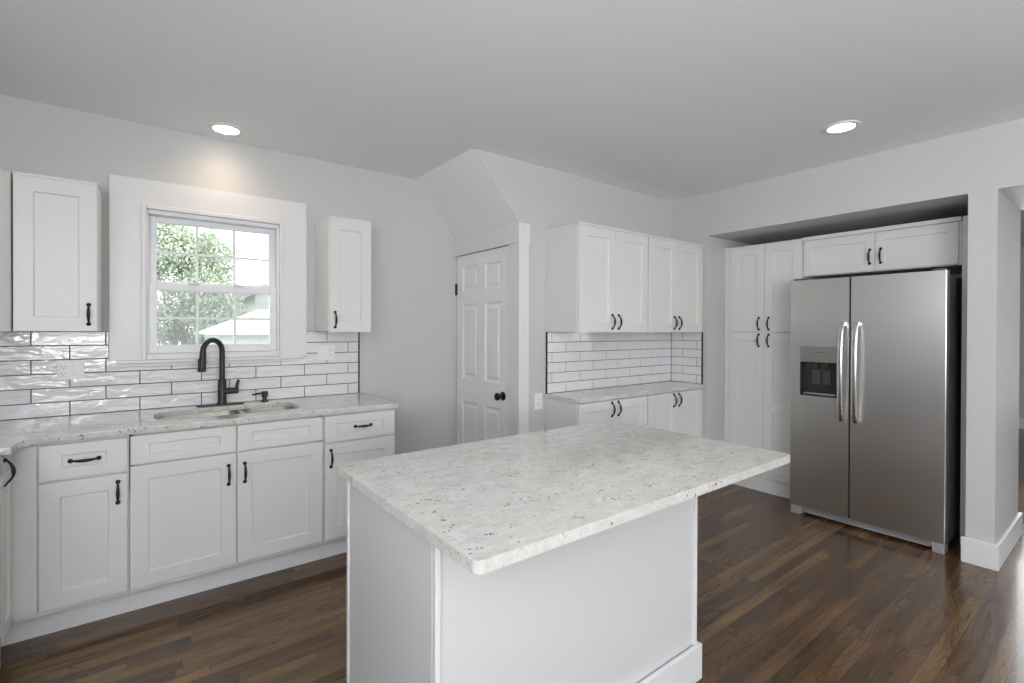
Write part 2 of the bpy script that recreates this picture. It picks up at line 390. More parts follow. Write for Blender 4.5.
def sash(name, x0, x1, z0, z1, y0, y1, fx, ft, fb, munt):
    s = wp(name, M_vinyl, (x0, x0 + fx, y0, y1, z0, z1), (x1 - fx, x1, y0, y1, z0, z1), (x0 + fx, x1 - fx, y0 + .0005, y1, z1 - ft, z1), (x0 + fx, x1 - fx, y0 + .0005, y1, z0, z0 + fb))
    gx0, gx1, gz0, gz1 = x0 + fx, x1 - fx, z0 + fb, z1 - ft; ym = (y0 + y1) / 2
    g = obj('pane', boxes((gx0 - .002, gx1 + .002, ym - .002, ym + .002, gz0 - .002, gz1 + .002)), M_glass, s)
    if munt:
        bs = [(gx0 + (gx1 - gx0) * k / 3 - .007, gx0 + (gx1 - gx0) * k / 3 + .007, ym - .006, ym + .006, gz0, gz1) for k in (1, 2)]
        bs.append((gx0, gx1, ym - .0061, ym + .0061, (gz0 + gz1) / 2 - .007, (gz0 + gz1) / 2 + .007))
        obj('muntin', boxes(*bs), M_vinyl, s)
    return s
sash('upper_sash', .046, .744, 1.645, 2.07, YA + .062, YA + .092, .040, .036, .035, True)
lo = sash('lower_sash', .046, .744, 1.242, 1.665, YA + .020, YA + .055, .040, .045, .048, True)
obj('sash_lock', boxes((.245, .300, YA + .004, YA + .03, 1.665, 1.676), (.49, .545, YA + .004, YA + .03, 1.665, 1.676)), M_vinyl, lo, .003)
obj('screen', boxes((.046, .744, YA + .120, YA + .122, 1.242, 1.66)), M_screen, W)

# ------------------------------------------------------------------ closet door in the return wall (faces -x)
Dn = thing('door_1', 'white six panel closet door with black knob under the sloped soffit', None, (0, 0, 0), 0, kind='structure')
dy0, dy1, dzt = 2.846, 3.590, 2.005
wins = []
dw = dy1 - dy0
for (a, b) in ((.095, .325), (.425, .640)):
    for (c, d) in ((.23, .785), (.975, 1.59), (1.695, 1.895)): wins.append((a, b, c, d))
dl = obj('door_leaf', panel_slab(dw, dzt - .01, .035, wins, [(.012, .010), (.030, .010), (.045, .003)]), M_door, Dn, .0015, 1, loc=(XD + .037, dy1, .01), rot=(0, 0, -PI / 2))
bm = bmesh.new()
lathe(bm, [(.033, 0), (.033, .004), (.028, .008), (.012, .010), (.010, .030), (.018, .034), (.027, .044), (.029, .054), (.025, .064), (.012, .069), (.001, .070)], (dw - .075, -.035, .885), '-Y', 24)
obj('knob', bm, M_black, dl)
bm = boxes((dw - .004, dw + .003, -.038, -.004, .855, .915)); obj('latch_plate', bm, M_black, dl)
bm = bmesh.new(); box(bm, -.014, .012, -.037, -.034, 1.67, 1.765); tube(bm, [(-.006, -.041, 1.668), (-.006, -.041, 1.767)], .007, 10); obj('hinge', bm, M_black, dl)
bm = bmesh.new(); box(bm, -.014, .012, -.037, -.034, .20, .295); tube(bm, [(-.006, -.041, .198), (-.006, -.041, .297)], .007, 10); obj('hinge', bm, M_black, dl)
obj('header_casing', boxes((XD - .022, XD + .0, 2.71, YA - .001, 2.008, 2.147), (XD - .022, XD + .082, YB - .026, 2.711, 2.0, 2.147)), M_trim, Dn, .002)
obj('side_casing', boxes((XD - .014, XD + .0, 2.714, 2.840, 0, 2.008), (XD - .014, XD + .077, YB - .020, 2.713, 0, 2.008)), M_trim, Dn, .0015)
obj('gap_shade_backing', boxes((XD + .045, XD + .06, 2.84, YA, 0, 2.02)), M_dark, Dn)  # dark sheet behind the leaf, stands in for shade in the gaps around it

# ------------------------------------------------------------------ cabinets
def carcass(parent, x0, x1, z0, z1, d, y0=0, m=None): return obj('carcass', boxes((x0, x1, y0, d, z0, z1)), m or M_cab, parent, .001, 1)
GA = 'base cabinets under the window counter'
FY = 2.988   # carcass face of the window run; doors stand 20 mm proud of it
ZK, ZT = .135, .872
depA = YA - FY - .003
# drawer base at the corner
c = thing('base_cabinet', 'white base cabinet left of the sink cabinet, one drawer over one door', 'cabinet', (-.433, FY, 0))
carcass(c, 0, .3945, .11, .884, depA)
obj('filler_panel', boxes((-.03, .074, -.012, 0, ZK, ZT)), M_cab, c, .001)
d = shaker('drawer', c, .081, .388, .711, ZT - .004, rail=.050, railx=.076); pull(d, .1535, .078, vertical=False)
d = shaker('door', c, .081, .388, ZK, .700); pull(d, .307 - .035, .480)
obj('toe_kick', boxes((-.06, .395, .05, .064, 0, .11)), M_trim, c)
# sink base
c = thing('sink_base_cabinet', 'wide white two door sink cabinet under the window with plain false drawer fronts', 'cabinet', (-.0375, FY, 0))
carcass(c, 0, .904, .11, .60, depA); 
obj('face_frame', boxes((0, .904, 0, .018, .60, .884), (0, .018, .0, depA, .6, .884), (.886, .904, .0, depA, .6, .884)), M_cab, c, .001, 1)
shaker('false_drawer_front', c, .004, .450, .735, ZT, rail=.044, railx=.074); shaker('false_drawer_front', c, .456, .899, .735, ZT, rail=.044, railx=.074)
d = shaker('door', c, .004, .450, ZK, .726); pull(d, .446 - .035, .480)
d = shaker('door', c, .456, .899, ZK, .726); pull(d, .035, .480)
obj('toe_kick', boxes((0, .904, .05, .064, 0, .11)), M_trim, c)
# drawer base at the right end
c = thing('base_cabinet', 'white drawer over door base cabinet at the free right end of the window counter', 'cabinet', (.868, FY, 0))
carcass(c, 0, .45, .11, .884, depA)
d = shaker('drawer', c, .006, .446, .715, ZT - .002, rail=.050, railx=.076); pull(d, .232, .0775, vertical=False)
d = shaker('door', c, .006, .446, ZK, .703); pull(d, .036, .482)
obj('toe_kick', boxes((0, .45, .05, .064, 0, .11), (.436, .45, .05, depA, 0, .11)), M_trim, c)
# narrow base on the west run (faces +x)
c = thing('base_cabinet', 'narrow white base cabinet edge-on at the far left, with a long door and no drawer', 'cabinet', (-.453, 2.762, 0), PI / 2)
obj('carcass', boxes((0, .205, 0, .605, .11, .884)), M_cab, c, .001, 1)
d = shaker('door', c, .004, .196, ZK, ZT, rail=.055, t=.02); pull(d, .033, .675)
obj('toe_kick', boxes((0, .27, .05, .064, 0, .11)), M_trim, c)
# stove in the west run, only its handle end reaches into the picture
c = thing('stove', 'stainless stove front with round grey bar handle at the left picture edge', 'stove', (-.45, 1.998, 0), PI / 2)
obj('body', boxes((0, .758, 0, .60, .03, .905)), M_side, c, .003)
obj('oven_door', boxes((.004, .754, -.018, 0, .22, .79)), M_steel, c, .004)
obj('control_panel', boxes((.004, .754, -.018, 0, .80, .90)), M_steel, c, .004)
obj('drawer', boxes((.004, .754, -.016, 0, .05, .21)), M_steel, c, .004)
bm = bmesh.new(); tube(bm, [(.16, -.054, .838), (.60, -.054, .838)], .016, 16)
tube(bm, [(.19, -.018, .838), (.19, -.054, .838)], .009, 10); tube(bm, [(.57, -.018, .838), (.57, -.054, .838)], .009, 10)
obj('handle', bm, M_bracket, c)

# countertop of the window run, L shaped with a sink cutout
def arc(cx, cy, r, a0, a1, n=8): return [(cx + r * math.cos(math.radians(a0 + (a1 - a0) * i / n)), cy + r * math.sin(math.radians(a0 + (a1 - a0) * i / n))) for i in range(n + 1)]
def slab(name, outer, holes, z0, z1, m, bevel=.004, parent=None, seg=3):
    bm = bmesh.new(); allv = []
    for lp in [outer] + holes:
        vs_ = [bm.verts.new((x, y, z1)) for x, y in lp]; allv.append(vs_)
        for i in range(len(vs_)): bm.edges.new((vs_[i], vs_[(i + 1) % len(vs_)]))
    bmesh.ops.triangle_fill(bm, use_beauty=True, use_dissolve=False, edges=bm.edges[:])
    top = bm.faces[:]
    r = bmesh.ops.extrude_face_region(bm, geom=top)
    for g in r['geom']:
        if isinstance(g, bmesh.types.BMVert): g.co.z = z0
    return obj(name, bm, m, parent, bevel, seg)
yf = 2.946
xe = -.408
outer = [(1.336, yf + .006), (1.336, YA - .002), (XE + .002, YA - .002), (XE + .002, 2.762), (xe, 2.762)] + arc(xe + .11, yf - .11, .11, 180, 90, 8)[0:] + [(1.330, yf)]
sx0, sx1, sy0, sy1 = .065, .79, 3.10, 3.475
hole = arc(sx1 - .12, sy1 - .13, .12, 70, 0, 7) + arc(sx1 - .09, sy0 + .09, .09, 0, -90, 7) + arc(sx0 + .12, sy0 + .12, .12, -90, -180, 7) + arc(sx0 + .12, sy1 - .15, .12, 180, 100, 7) + [(.52, sy1 - .028), (.545, sy1 - .010)]
o = slab('countertop', outer, [hole], .884, .914, M_gran)
tag(o, 'speckled pale granite worktop running under the window around the sink', 'countertop')
# sink bowl
c = thing('sink', 'undermount stainless steel double bowl sink set in the window counter', 'sink', (.43, 3.29, .884))
def bowl(x0, x1, y0, y1, dep):
    bm = bmesh.new(); rr = .06
    def loop(ins, z):
        pts = arc(x1 - rr, y1 - rr, rr - ins, 90, 0, 6) + arc(x1 - rr, y0 + rr, rr - ins, 0, -90, 6) + arc(x0 + rr, y0 + rr, rr - ins, -90, -180, 6) + arc(x0 + rr, y1 - rr, rr - ins, 180, 90, 6)
        return [bm.verts.new((x, y, z)) for x, y in pts]
    ls = [loop(-.012, -.002), loop(0, -.002), loop(.004, -dep + .03), loop(.02, -dep), loop(.02, -dep - .002), loop(-.004, -dep + .02), loop(-.012, -.006)]
    n = len(ls[0])
    for a in range(len(ls) - 1):
        if a == 3: continue
        for k in range(n):
            f = bm.faces.new((ls[a][k], ls[a][(k + 1) % n], ls[a + 1][(k + 1) % n], ls[a + 1][k])); f.smooth = True
    bm.faces.new(ls[3]); bm.faces.new(ls[4][::-1])
    return bm
b1 = obj('bowl', bowl(-.372, .055, -.196, .190, .20), M_sink, c)
b2 = obj('bowl', bowl(.080, .368, -.196, .190, .17), M_sink, c)
for b, x, z in ((b1, -.16, -.198), (b2, .22, -.168)):
    bm = bmesh.new(); lathe(bm, [(.045, 0), (.045, .003), (.03, .004), (.028, -.001)], (x, 0, z), 'Z', 20); obj('drain', bm, M_bar, b)
# faucet
fx, fy = .412, 3.522
c = thing('faucet', 'matte black gooseneck pull-down kitchen faucet behind the sink', 'faucet', (fx, fy, .914))
bm = bmesh.new(); slabpts = arc(.125 - .028, 0, .028, -90, 90, 8) + arc(-.137 + .028, 0, .028, 90, 270, 8)
prism(bm, slabpts, 2, 0, .006); obj('deck_plate', bm, M_bronze, c, .002)
bm = bmesh.new(); lathe(bm, [(.029, .006), (.029, .012), (.0245, .02), (.0235, .135), (.0235, .158), (.016, .162)], (0, 0, 0), 'Z', 24); obj('body', bm, M_bronze, c)
sd = Vector((-.80, -.60, 0)).normalized(); rA = .068
pts = [(0, 0, .155), (0, 0, .25), (0, 0, .335)] + [tuple(sd * (rA - rA * math.cos(a)) + Vector((0, 0, .335 + rA * 1.05 * math.sin(a)))) for a in [PI * k / 16 for k in range(1, 16)]]
e = sd * (2 * rA); pts += [tuple(e + sd * .000 + Vector((0, 0, .327)))]
bm = bmesh.new(); tube(bm, pts, [.0155] * len(pts), 18); obj('spout', bm, M_bronze, c)
e2 = sd * (2 * rA + .006)
bm = bmesh.new(); tube(bm, [tuple(e + Vector((0, 0, .337))), tuple(e + Vector((0, 0, .31))), tuple(e2 + Vector((0, 0, .25))), tuple(e2 + sd * .002 + Vector((0, 0, .222))), tuple(e2 + sd * .002 + Vector((0, 0, .218)))], [.0165, .018, .0215, .0225, .019], 20)
sh = obj('spray_head', bm, M_bronze, c)
bm = bmesh.new(); q = e2 + sd * .022; box(bm, q.x - .006, q.x + .006, q.y - .006, q.y + .006, .262, .296); obj('spray_button', bm, M_black, sh, .002)
bm = bmesh.new(); hd = Vector((.93, -.36, 0)).normalized()
tube(bm, [(0, 0, .085), tuple(hd * .070 + Vector((0, 0, .088))), tuple(hd * .090 + Vector((0, 0, .090)))], [.020, .0195, .0185], 18)
tube(bm, [tuple(hd * .080 + Vector((0, 0, .09))), tuple(hd * .083 + Vector((0, 0, .12))), tuple(hd * .092 + Vector((0, 0, .156)))], [.0105, .010, .009], 12)
obj('handle_lever', bm, M_bronze, c)
# soap dispenser
c = thing('soap_dispenser', 'small matte black soap pump standing right of the faucet', 'soap dispenser', (.655, 3.528, .914))
bm = bmesh.new(); lathe(bm, [(.024, 0), (.024, .006), (.014, .010), (.013, .028), (.019, .034), (.0195, .062), (.016, .066)], (0, 0, 0), 'Z', 20); obj('pump', bm, M_bronze, c)
bm = bmesh.new(); tube(bm, [(0, 0, .056), (-.045, -.018, .055), (-.078, -.032, .052)], [.0065, .006, .0055], 12); obj('nozzle', bm, M_bronze, c)

# ------------------------------------------------------------------ tiled backsplashes
def tiles(bm, a0, a1, z0, z1, rows, tw, offs, put, g=.0044, skip=None):
    rh = (z1 - z0) / rows
    for r in range(rows):
        zz0, zz1 = z0 + r * rh, z0 + (r + 1) * rh
        k = math.floor((a0 - offs[r % 2]) / tw); x = offs[r % 2] + k * tw
        while x < a1 - 1e-4:
            s0, s1 = max(x, a0), min(x + tw, a1); x += tw
            if s1 - s0 < .012: continue
            cells = [(s0 + g / 2, s1 - g / 2, zz0 + g / 2, zz1 - g / 2)]
            if skip:
                ax, bx, cz = skip; out = []
                for (p, q, m_, n_) in cells:
                    if q <= ax or p >= bx or n_ <= cz: out.append((p, q, m_, n_)); continue
                    if p < ax: out.append((p, ax - .001, m_, n_))
                    if q > bx: out.append((bx + .001, q, m_, n_))
                    if m_ < cz - .008: out.append((max(p, ax - .001), min(q, bx + .001), m_, cz))
                cells = out
            for cc in cells: put(bm, *cc)
bm = bmesh.new()
def putA(bm, a, b, c, d): box(bm, a, b, YA - .012, YA - .002, c, d, 1)
tiles(bm, XE + .012, 1.300, .9145, 1.372, 6, .3048, (.0035, -.149), putA, skip=(-.136, .931, 1.205))
# grout bed
box(bm, XE + .01, -.1365, YA - .0085, YA - .001, .9145, 1.372, 0); box(bm, .9315, 1.302, YA - .0085, YA - .001, .9145, 1.372, 0); box(bm, -.1365, .9315, YA - .0085, YA - .001, .9145, 1.205, 0)
o = obj('tiled_backsplash', bm, [M_grout, M_tileA], None, .0014, 2)
tag(o, 'glossy wavy white subway tiles with dark grout behind the sink and faucet', 'backsplash')
obj('edge_trim', boxes((1.3025, 1.308, YA - .0135, YA, .9145, 1.372)), M_tiletrim, o)
bm = bmesh.new()
def putB(bm, a, b, c, d): box(bm, a, b, YB - .010, YB - .001, c, d, 1)
def putC(bm, a, b, c, d): box(bm, XC - .010, XC - .001, a, b, c, d, 1)
tiles(bm, 2.412, XC - .011, .9145, 1.372, 6, .3, (2.6, 2.457), putB, .0042)
tiles(bm, 2.412, YB - .0105, .9145, 1.372, 6, .3, (2.46, 2.60), putC, .0042)
box(bm, 2.41, XC - .001, YB - .0075, YB - .001, .9145, 1.372, 0); box(bm, XC - .0075, XC - .001, 2.411, YB - .007, .9145, 1.372, 0)
o = obj('tiled_backsplash', bm, [M_grout, M_tileB], None, .001, 1)
tag(o, 'flat white subway tiles wrapping the corner under the four door wall cabinets', 'backsplash')
obj('edge_trim', boxes((2.402, 2.4095, YB - .0125, YB, .9145, 1.372)), M_tiletrim, o)
obj('edge_trim', boxes((XC - .0125, XC, 2.403, 2.4105, .9145, 1.372)), M_tiletrim, o)

# ------------------------------------------------------------------ wall cabinets of the window wall
ZU0, ZU1 = 1.374, 2.130
c = thing('wall_cabinet', 'single door white wall cabinet hanging left of the window', 'cabinet', (-.478, YA - .303, 0))
carcass(c, 0, .312, ZU0, ZU1, .301)
d = shaker('door', c, .004, .308, ZU0 + .002, ZU1 - .010, rail=.070); pull(d, .304 - .033, .085)
obj('top_trim', boxes((0, .312, -.012, .02, ZU1 - .008, ZU1 + .006)), M_cab, c, .002)
c = thing('wall_cabinet', 'single door white wall cabinet hanging right of the window', 'cabinet', (.990, YA - .303, 0))
carcass(c, 0, .288, ZU0, ZU1, .301)
d = shaker('door', c, .004, .286, ZU0 - .004, ZU1 - .010, rail=.070); pull(d, .036, .082)
obj('top_trim', boxes((0, .288, -.012, .02, ZU1 - .008, ZU1 + .006)), M_cab, c, .002)
# diagonal corner cabinet
c = thing('corner_wall_cabinet', 'diagonal white corner wall cabinet cut by the left picture edge', 'cabinet', (XE, YA, 0))
bm = bmesh.new(); prism(bm, [(.003, -.003), (.003, -.58), (.30, -.58), (.578, -.303), (.578, -.003)], 2, ZU0, ZU1 + .006); obj('carcass', bm, M_cab, c, .001)
dl_ = math.hypot(.278, .277)
d = obj('door', panel_slab(dl_ - .036, ZU1 - ZU0 - .008, .02, [(.062, dl_ - .098, .062, ZU1 - ZU0 - .07)], SH), M_cab, c, .0012, 1, loc=(.30 + .012, -.58 + .012, ZU0), rot=(0, 0, math.atan2(.277, .278)))
pull(d, .036, .085)

# outlets
def outlet(label, loc, rz, w, h, kinds, group=None):
    c = thing('wall_outlet', label, 'outlet', loc, rz, group)
    pl = obj('cover_plate', boxes((-w / 2, w / 2, -.006, 0, -h / 2, h / 2)), M_plate, c, .002)
    n = len(kinds)
    for i, k in enumerate(kinds):
        x = -w / 2 + w * (i + .5) / n
        s = obj('socket' if k == 'o' else 'switch', boxes((x - .017, x + .017, -.0085, -.005, -.034, .034)), M_plate, c, .0012)
        if k == 'o':
            for zc in (-.017, .019):
                bs = [(x - .0085, x - .006, -.0092, -.008, zc - .004, zc + .005), (x + .006, x + .0085, -.0092, -.008, zc - .003, zc + .004), (x - .002, x + .002, -.0092, -.008, zc - .011, zc - .007)]
                obj('slot', boxes(*bs), M_slot, s)
        else:
            obj('toggle', boxes((x - .006, x + .006, -.014, -.008, -.010, .008)), M_plate, s, .001)
    return c
outlet('double white outlet and switch plate on the tiles left of the window', (-.297, YA - .012, 1.163), 0, .112, .105, 'os')
outlet('double white switch and outlet plate on the tiles right of the window', (1.066, YA - .012, 1.222), 0, .115, .108, 'so')
outlet('single white outlet on the bare grey wall beside the closet door', (2.329, YB, .863), 0, .074, .118, 'o')

# ------------------------------------------------------------------ cabinets on the cupboard wall
X0 = 2.401
lab_u = ['left two door white wall cabinet above the small granite shelf counter', 'right two door white wall cabinet above the small counter, against the corner']
for i in range(2):
    c = thing('wall_cabinet', lab_u[i], 'cabinet', (X0 + i * .765, YB - .325, 0))
    wd = .765 if i == 0 else XC - .003 - X0 - .765
    carcass(c, 0, wd - .001, ZU0, ZU1, .323)
    a0, a1, a2 = (.004, .376, .754) if i == 0 else (.004, .372, .752)
    d = shaker('door', c, a0, a1 - .0015, ZU0 - .002, ZU1 - .012, y=0); pull(d, a1 - a0 - .034, .077)
    d = shaker('door', c, a1 + .0015, a2, ZU0 - .002, ZU1 - .012, y=0); pull(d, .034, .077)
    obj('top_trim', boxes((0, wd - .001, -.020, .02, ZU1 - .010, ZU1 + .006)), M_cab, c, .002)
lab_b = ['left white two door base cabinet under the small granite shelf counter', 'right white two door base cabinet under the small counter, beside the grey corner wall']
for i in range(2):
    c = thing('base_cabinet', lab_b[i], 'cabinet', (X0 + i * .765, YB - .325, 0))
    wd = .765 if i == 0 else XC - .003 - X0 - .765
    carcass(c, 0, wd - .001, .11, .884, .323)
    a0, a1, a2 = (.004, .376, .754) if i == 0 else (.004, .372, .752)
    d = shaker('door', c, a0, a1 - .0015, .12, .876, y=0); pull(d, a1 - a0 - .034, .69)
    d = shaker('door', c, a1 + .0015, a2, .12, .876, y=0); pull(d, .034, .69)
    obj('toe_kick', boxes((0, wd - .001, .02, .034, 0, .11)), M_trim, c)
o = slab('countertop', [(2.383, YB - .002), (2.383, 2.378), (2.388, 2.372), (XC - .002, 2.372), (XC - .002, YB - .002)], [], .884, .914, M_gran)
tag(o, 'shallow granite countertop on the base cabinets beside the closet door', 'countertop')

# ------------------------------------------------------------------ tall pantry, bridge cabinet, end panel (face -x)
XF = 4.245
c = thing('pantry_cabinet', 'tall white four door pantry cabinet between the corner and the refrigerator', 'cabinet', (XF + .02, YN - .001, 0), -PI / 2)
wP = YN - 1.712
carcass(c, 0, wP, .11, 2.135, .62)
obj('side_stile', boxes((0, .043, -.02, 0, .11, 2.135)), M_cab, c, .001)
xa, xm, xb = .046, .350, wP - .003
for (z0, z1, sp, hz) in ((1.376, 2.122, (), .071), (.125, 1.370, (.735,), 1.178)):
    d = shaker('door', c, xa, xm - .0015, z0, z1, splits=sp); pull(d, xm - xa - .045, hz)
    d = shaker('door', c, xm + .0015, xb, z0, z1, splits=sp); pull(d, .036, hz)
obj('toe_kick', boxes((0, wP, .0, .012, 0, .11)), M_trim, c)
c = thing('bridge_cabinet', 'low two door white cabinet spanning above the refrigerator', 'cabinet', (XF + .02, 1.711, 0), -PI / 2)
carcass(c, 0, .958, 1.822, 2.135, .60)
d = shaker('door', c, .014, .488, 1.828, 2.102, rail=.058); pull(d, .474 - .030, .103, ln=.100)
d = shaker('door', c, .491, .944, 1.828, 2.102, rail=.058); pull(d, .034, .103, ln=.100)
obj('top_trim', boxes((0, .958, -.022, .02, 2.108, 2.137)), M_cab, c, .002)
o = obj('end_panel', boxes((XF, XF + .63, .690, .748, 0, 2.135)), M_cab, None, .002)
tag(o, 'tall narrow white end panel between the refrigerator and the wall pier', 'cabinet panel')

# ------------------------------------------------------------------ refrigerator (local x to the right, front -y)
fr = thing('refrigerator', 'stainless side by side refrigerator with ice and water dispenser', 'refrigerator', (3.96, 1.676, 0), -PI / 2)
FW = .910
obj('cabinet_body', boxes((.004, FW - .004, .075, .735, .045, 1.745)), M_side, fr, .004)
def fdoor(x0, x1, hole=None):
    bm = bmesh.new(); n = 14; z0, z1 = .070, 1.767; D = .062
    xs = [x0 + (x1 - x0) * i / n for i in range(n + 1)]
    def yy(x):
        s = ((x - x0) if hole else (x1 - x)) / .005
        return .004 * (1 - min(1, s)) ** 2
    if hole: xs = sorted(set(xs) | {hole[0], hole[1]})
    xs = sorted(set(xs) | {x0 + .0015, x0 + .003, x0 + .005, x0 + .0065, x1 - .0065, x1 - .0015, x1 - .003, x1 - .005})
    zs = [z0, z1] if not hole else [z0, hole[2], hole[3], z1]
    g = {(i, j): bm.verts.new((x, yy(x), z)) for i, x in enumerate(xs) for j, z in enumerate(zs)}
    gb = {(i, j): bm.verts.new((x, D, z)) for i, x in enumerate(xs) for j, z in enumerate(zs)}
    I, J = len(xs) - 1, len(zs) - 1
    for i in range(I):
        for j in range(J):
            if hole and j == 1 and xs[i] >= hole[0] - 1e-6 and xs[i + 1] <= hole[1] + 1e-6: continue
            f = bm.faces.new((g[i, j], g[i + 1, j], g[i + 1, j + 1], g[i, j + 1])); f.smooth = True
            f = bm.faces.new((gb[i, j], gb[i, j + 1], gb[i + 1, j + 1], gb[i + 1, j]))
        for j in (0, J): bm.faces.new((g[i, j], g[i + 1, j], gb[i + 1, j], gb[i, j]))
    for j in range(J):
        for i in (0, I): bm.faces.new((g[i, j], g[i, j + 1], gb[i, j + 1], gb[i, j]))
    if hole:
        hi = [i for i, x in enumerate(xs) if hole[0] - 1e-6 <= x <= hole[1] + 1e-6]
        for a, b in zip(hi, hi[1:]):
            for j in (1, 2): bm.faces.new((g[a, j], g[b, j], gb[b, j], gb[a, j]))
        for i in (hi[0], hi[-1]): bm.faces.new((g[i, 1], g[i, 2], gb[i, 2], gb[i, 1]))
    return bm
hx0, hx1, hz0, hz1 = .070, .322, .905, 1.270
dL = obj('freezer_door', fdoor(0, .3885, (hx0, hx1, hz0, hz1)), M_steel, fr)
dR = obj('fresh_food_door', fdoor(.4, FW), M_steel, fr)
obj('gasket_and_gap_shade', boxes((.389, .3995, .003, .0620, .072, 1.765), (.004, .388, .0625, .0745, .07, 1.755), (.402, FW - .004, .0625, .0745, .07, 1.755)), M_dark, fr)  # dark strip as painted shade between the doors, plus the gaskets behind them
def fhandle(door, x):
    bm = bmesh.new(); pts = []; n = 20; za, zb = .752, 1.448
    for i in range(n + 1):
        s = i / n; pts.append((x, -.022 - .040 * math.sin(PI * s) ** .55, za + (zb - za) * s))
    # flat bowed strap: rectangular-ish section
    seg = 14; rings = []
    for i, p in enumerate(pts):
        t = (Vector(pts[min(i + 1, n)]) - Vector(pts[max(i - 1, 0)])).normalized(); v = Vector((1, 0, 0)); u = t.cross(v)
        rings.append([bm.verts.new(Vector(p) + v * (.0165 * math.copysign(abs(math.cos(a)) ** .6, math.cos(a))) + u * (.009 * math.copysign(abs(math.sin(a)) ** .6, math.sin(a)))) for a in [k * 2 * PI / seg for k in range(seg)]])
    for i in range(n):
        for k in range(seg):
            f = bm.faces.new((rings[i][k], rings[i][(k + 1) % seg], rings[i + 1][(k + 1) % seg], rings[i + 1][k])); f.smooth = True
    bm.faces.new(rings[0]); bm.faces.new(rings[-1][::-1])
    for z in (za + .012, zb - .012): box(bm, x - .014, x + .014, -.026, .002, z - .014, z + .014)
    obj('handle', bm, M_bar, door, .002)
fhandle(dL, .352); fhandle(dR, .437)
# dispenser
dp = obj('dispenser', boxes((hx0 + .001, hx1 - .001, .050, .060, hz0 + .001, hz1 - .001), (hx0 + .001, hx0 + .008, .001, .05, hz0 + .001, 1.155), (hx1 - .008, hx1 - .001, .001, .05, hz0 + .001, 1.155), (hx0 + .008, hx1 - .008, .001, .05, hz0 + .001, hz0 + .014)), M_plast, dL, .001)
obj('control_panel', boxes((hx0 + .001, hx1 - .001, -.002, .05, 1.157, hz1 - .001)), M_trimg, dp, .002)
obj('panel_mark', boxes((.165, .228, -.0035, -.001, 1.228, 1.2325)), M_slot, dp)
obj('chute', boxes((.145, .185, .018, .05, 1.105, 1.154)), M_plast, dp, .004); obj('chute', boxes((.215, .25, .018, .05, 1.115, 1.154)), M_plast, dp, .004)
M_pad = mat('paddle_grey', (.055, .055, .06), .15)
obj('paddle', boxes((.135, .195, .040, .049, .99, 1.10)), M_pad, dp, .004); obj('paddle', boxes((.208, .262, .040, .049, .99, 1.10)), M_pad, dp, .004)
obj('drip_tray', boxes((hx0 + .02, hx1 - .02, .004, .048, hz0 + .014, hz0 + .022)), M_bracket, dp, .001)
# base grille and feet
bs = [(.09, FW - .08, .030, .036, .020, .030)] + [(.08 + k * .0125, .085 + k * .0125, .036, .044, .026, .066) for k in range(60)] + [(.07, FW - .07, .036, .042, .030, .033), (.07, FW - .07, .036, .042, .042, .045)]
obj('base_grille', boxes(*bs, (.05, FW - .05, .044, .06, .022, .058)), M_bracket, fr)
for x0, x1 in ((.006, .074), (FW - .066, FW - .004)):
    obj('foot_bracket', boxes((x0, x1, .008, .10, .0, .064)), M_bracket, fr, .004)
obj('hinge_cover', boxes((.01, .075, .02, .14, 1.7675, 1.782)), M_side, fr, .004); obj('hinge_cover', boxes((FW - .075, FW - .01, .02, .14, 1.7675, 1.782)), M_side, fr, .004)

# ------------------------------------------------------------------ island
ZI = .902
c = thing('kitchen_island', 'white panelled island base standing on the dark floor', 'island', (.600, 1.100, 0))
bw, bd = 1.170, .670
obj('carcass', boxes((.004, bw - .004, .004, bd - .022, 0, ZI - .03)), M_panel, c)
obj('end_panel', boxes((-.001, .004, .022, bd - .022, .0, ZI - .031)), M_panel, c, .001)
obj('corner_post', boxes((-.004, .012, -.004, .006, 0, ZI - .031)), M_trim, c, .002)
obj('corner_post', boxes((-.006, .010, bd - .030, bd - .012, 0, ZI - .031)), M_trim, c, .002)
obj('corner_post', boxes((bw - .014, bw + .004, -.004, .016, 0, ZI - .031)), M_trim, c, .002)
for (a, b, lab) in ((.012, .395, 0), (.400, .795, 0), (.800, 1.183, 0)):
    # doors on the far side facing the window wall
    d = obj('door', panel_slab(b - a, .72, .02, [(.062, b - a - .062, .062, .658)], SH), M_cab, c, .0012, 1, loc=(b, bd - .022, .13), rot=(0, 0, PI)); pull(d, .034, .64)
obj('base_molding', boxes((-.020, bw + .018, -.020, -.002, 0, .140), (bw + .002, bw + .018, -.002, bd - .03, 0, .140)), M_trim, c, .004)
ix0, ix1, iy0, iy1 = .562, 2.048, .857, 1.787
def rr(x0, x1, y0, y1, r): return arc(x1 - r, y1 - r, r, 90, 0, 6) + arc(x1 - r, y0 + r, r, 0, -90, 6) + arc(x0 + r, y0 + r, r, -90, -180, 6) + arc(x0 + r, y1 - r, r, 180, 90, 6)
o = slab('countertop', rr(ix0, ix1, iy0, iy1, .022), [], ZI - .03, ZI, M_gran, .009, None, 4)
tag(o, 'large white speckled granite slab with overhang on top of the island', 'countertop')

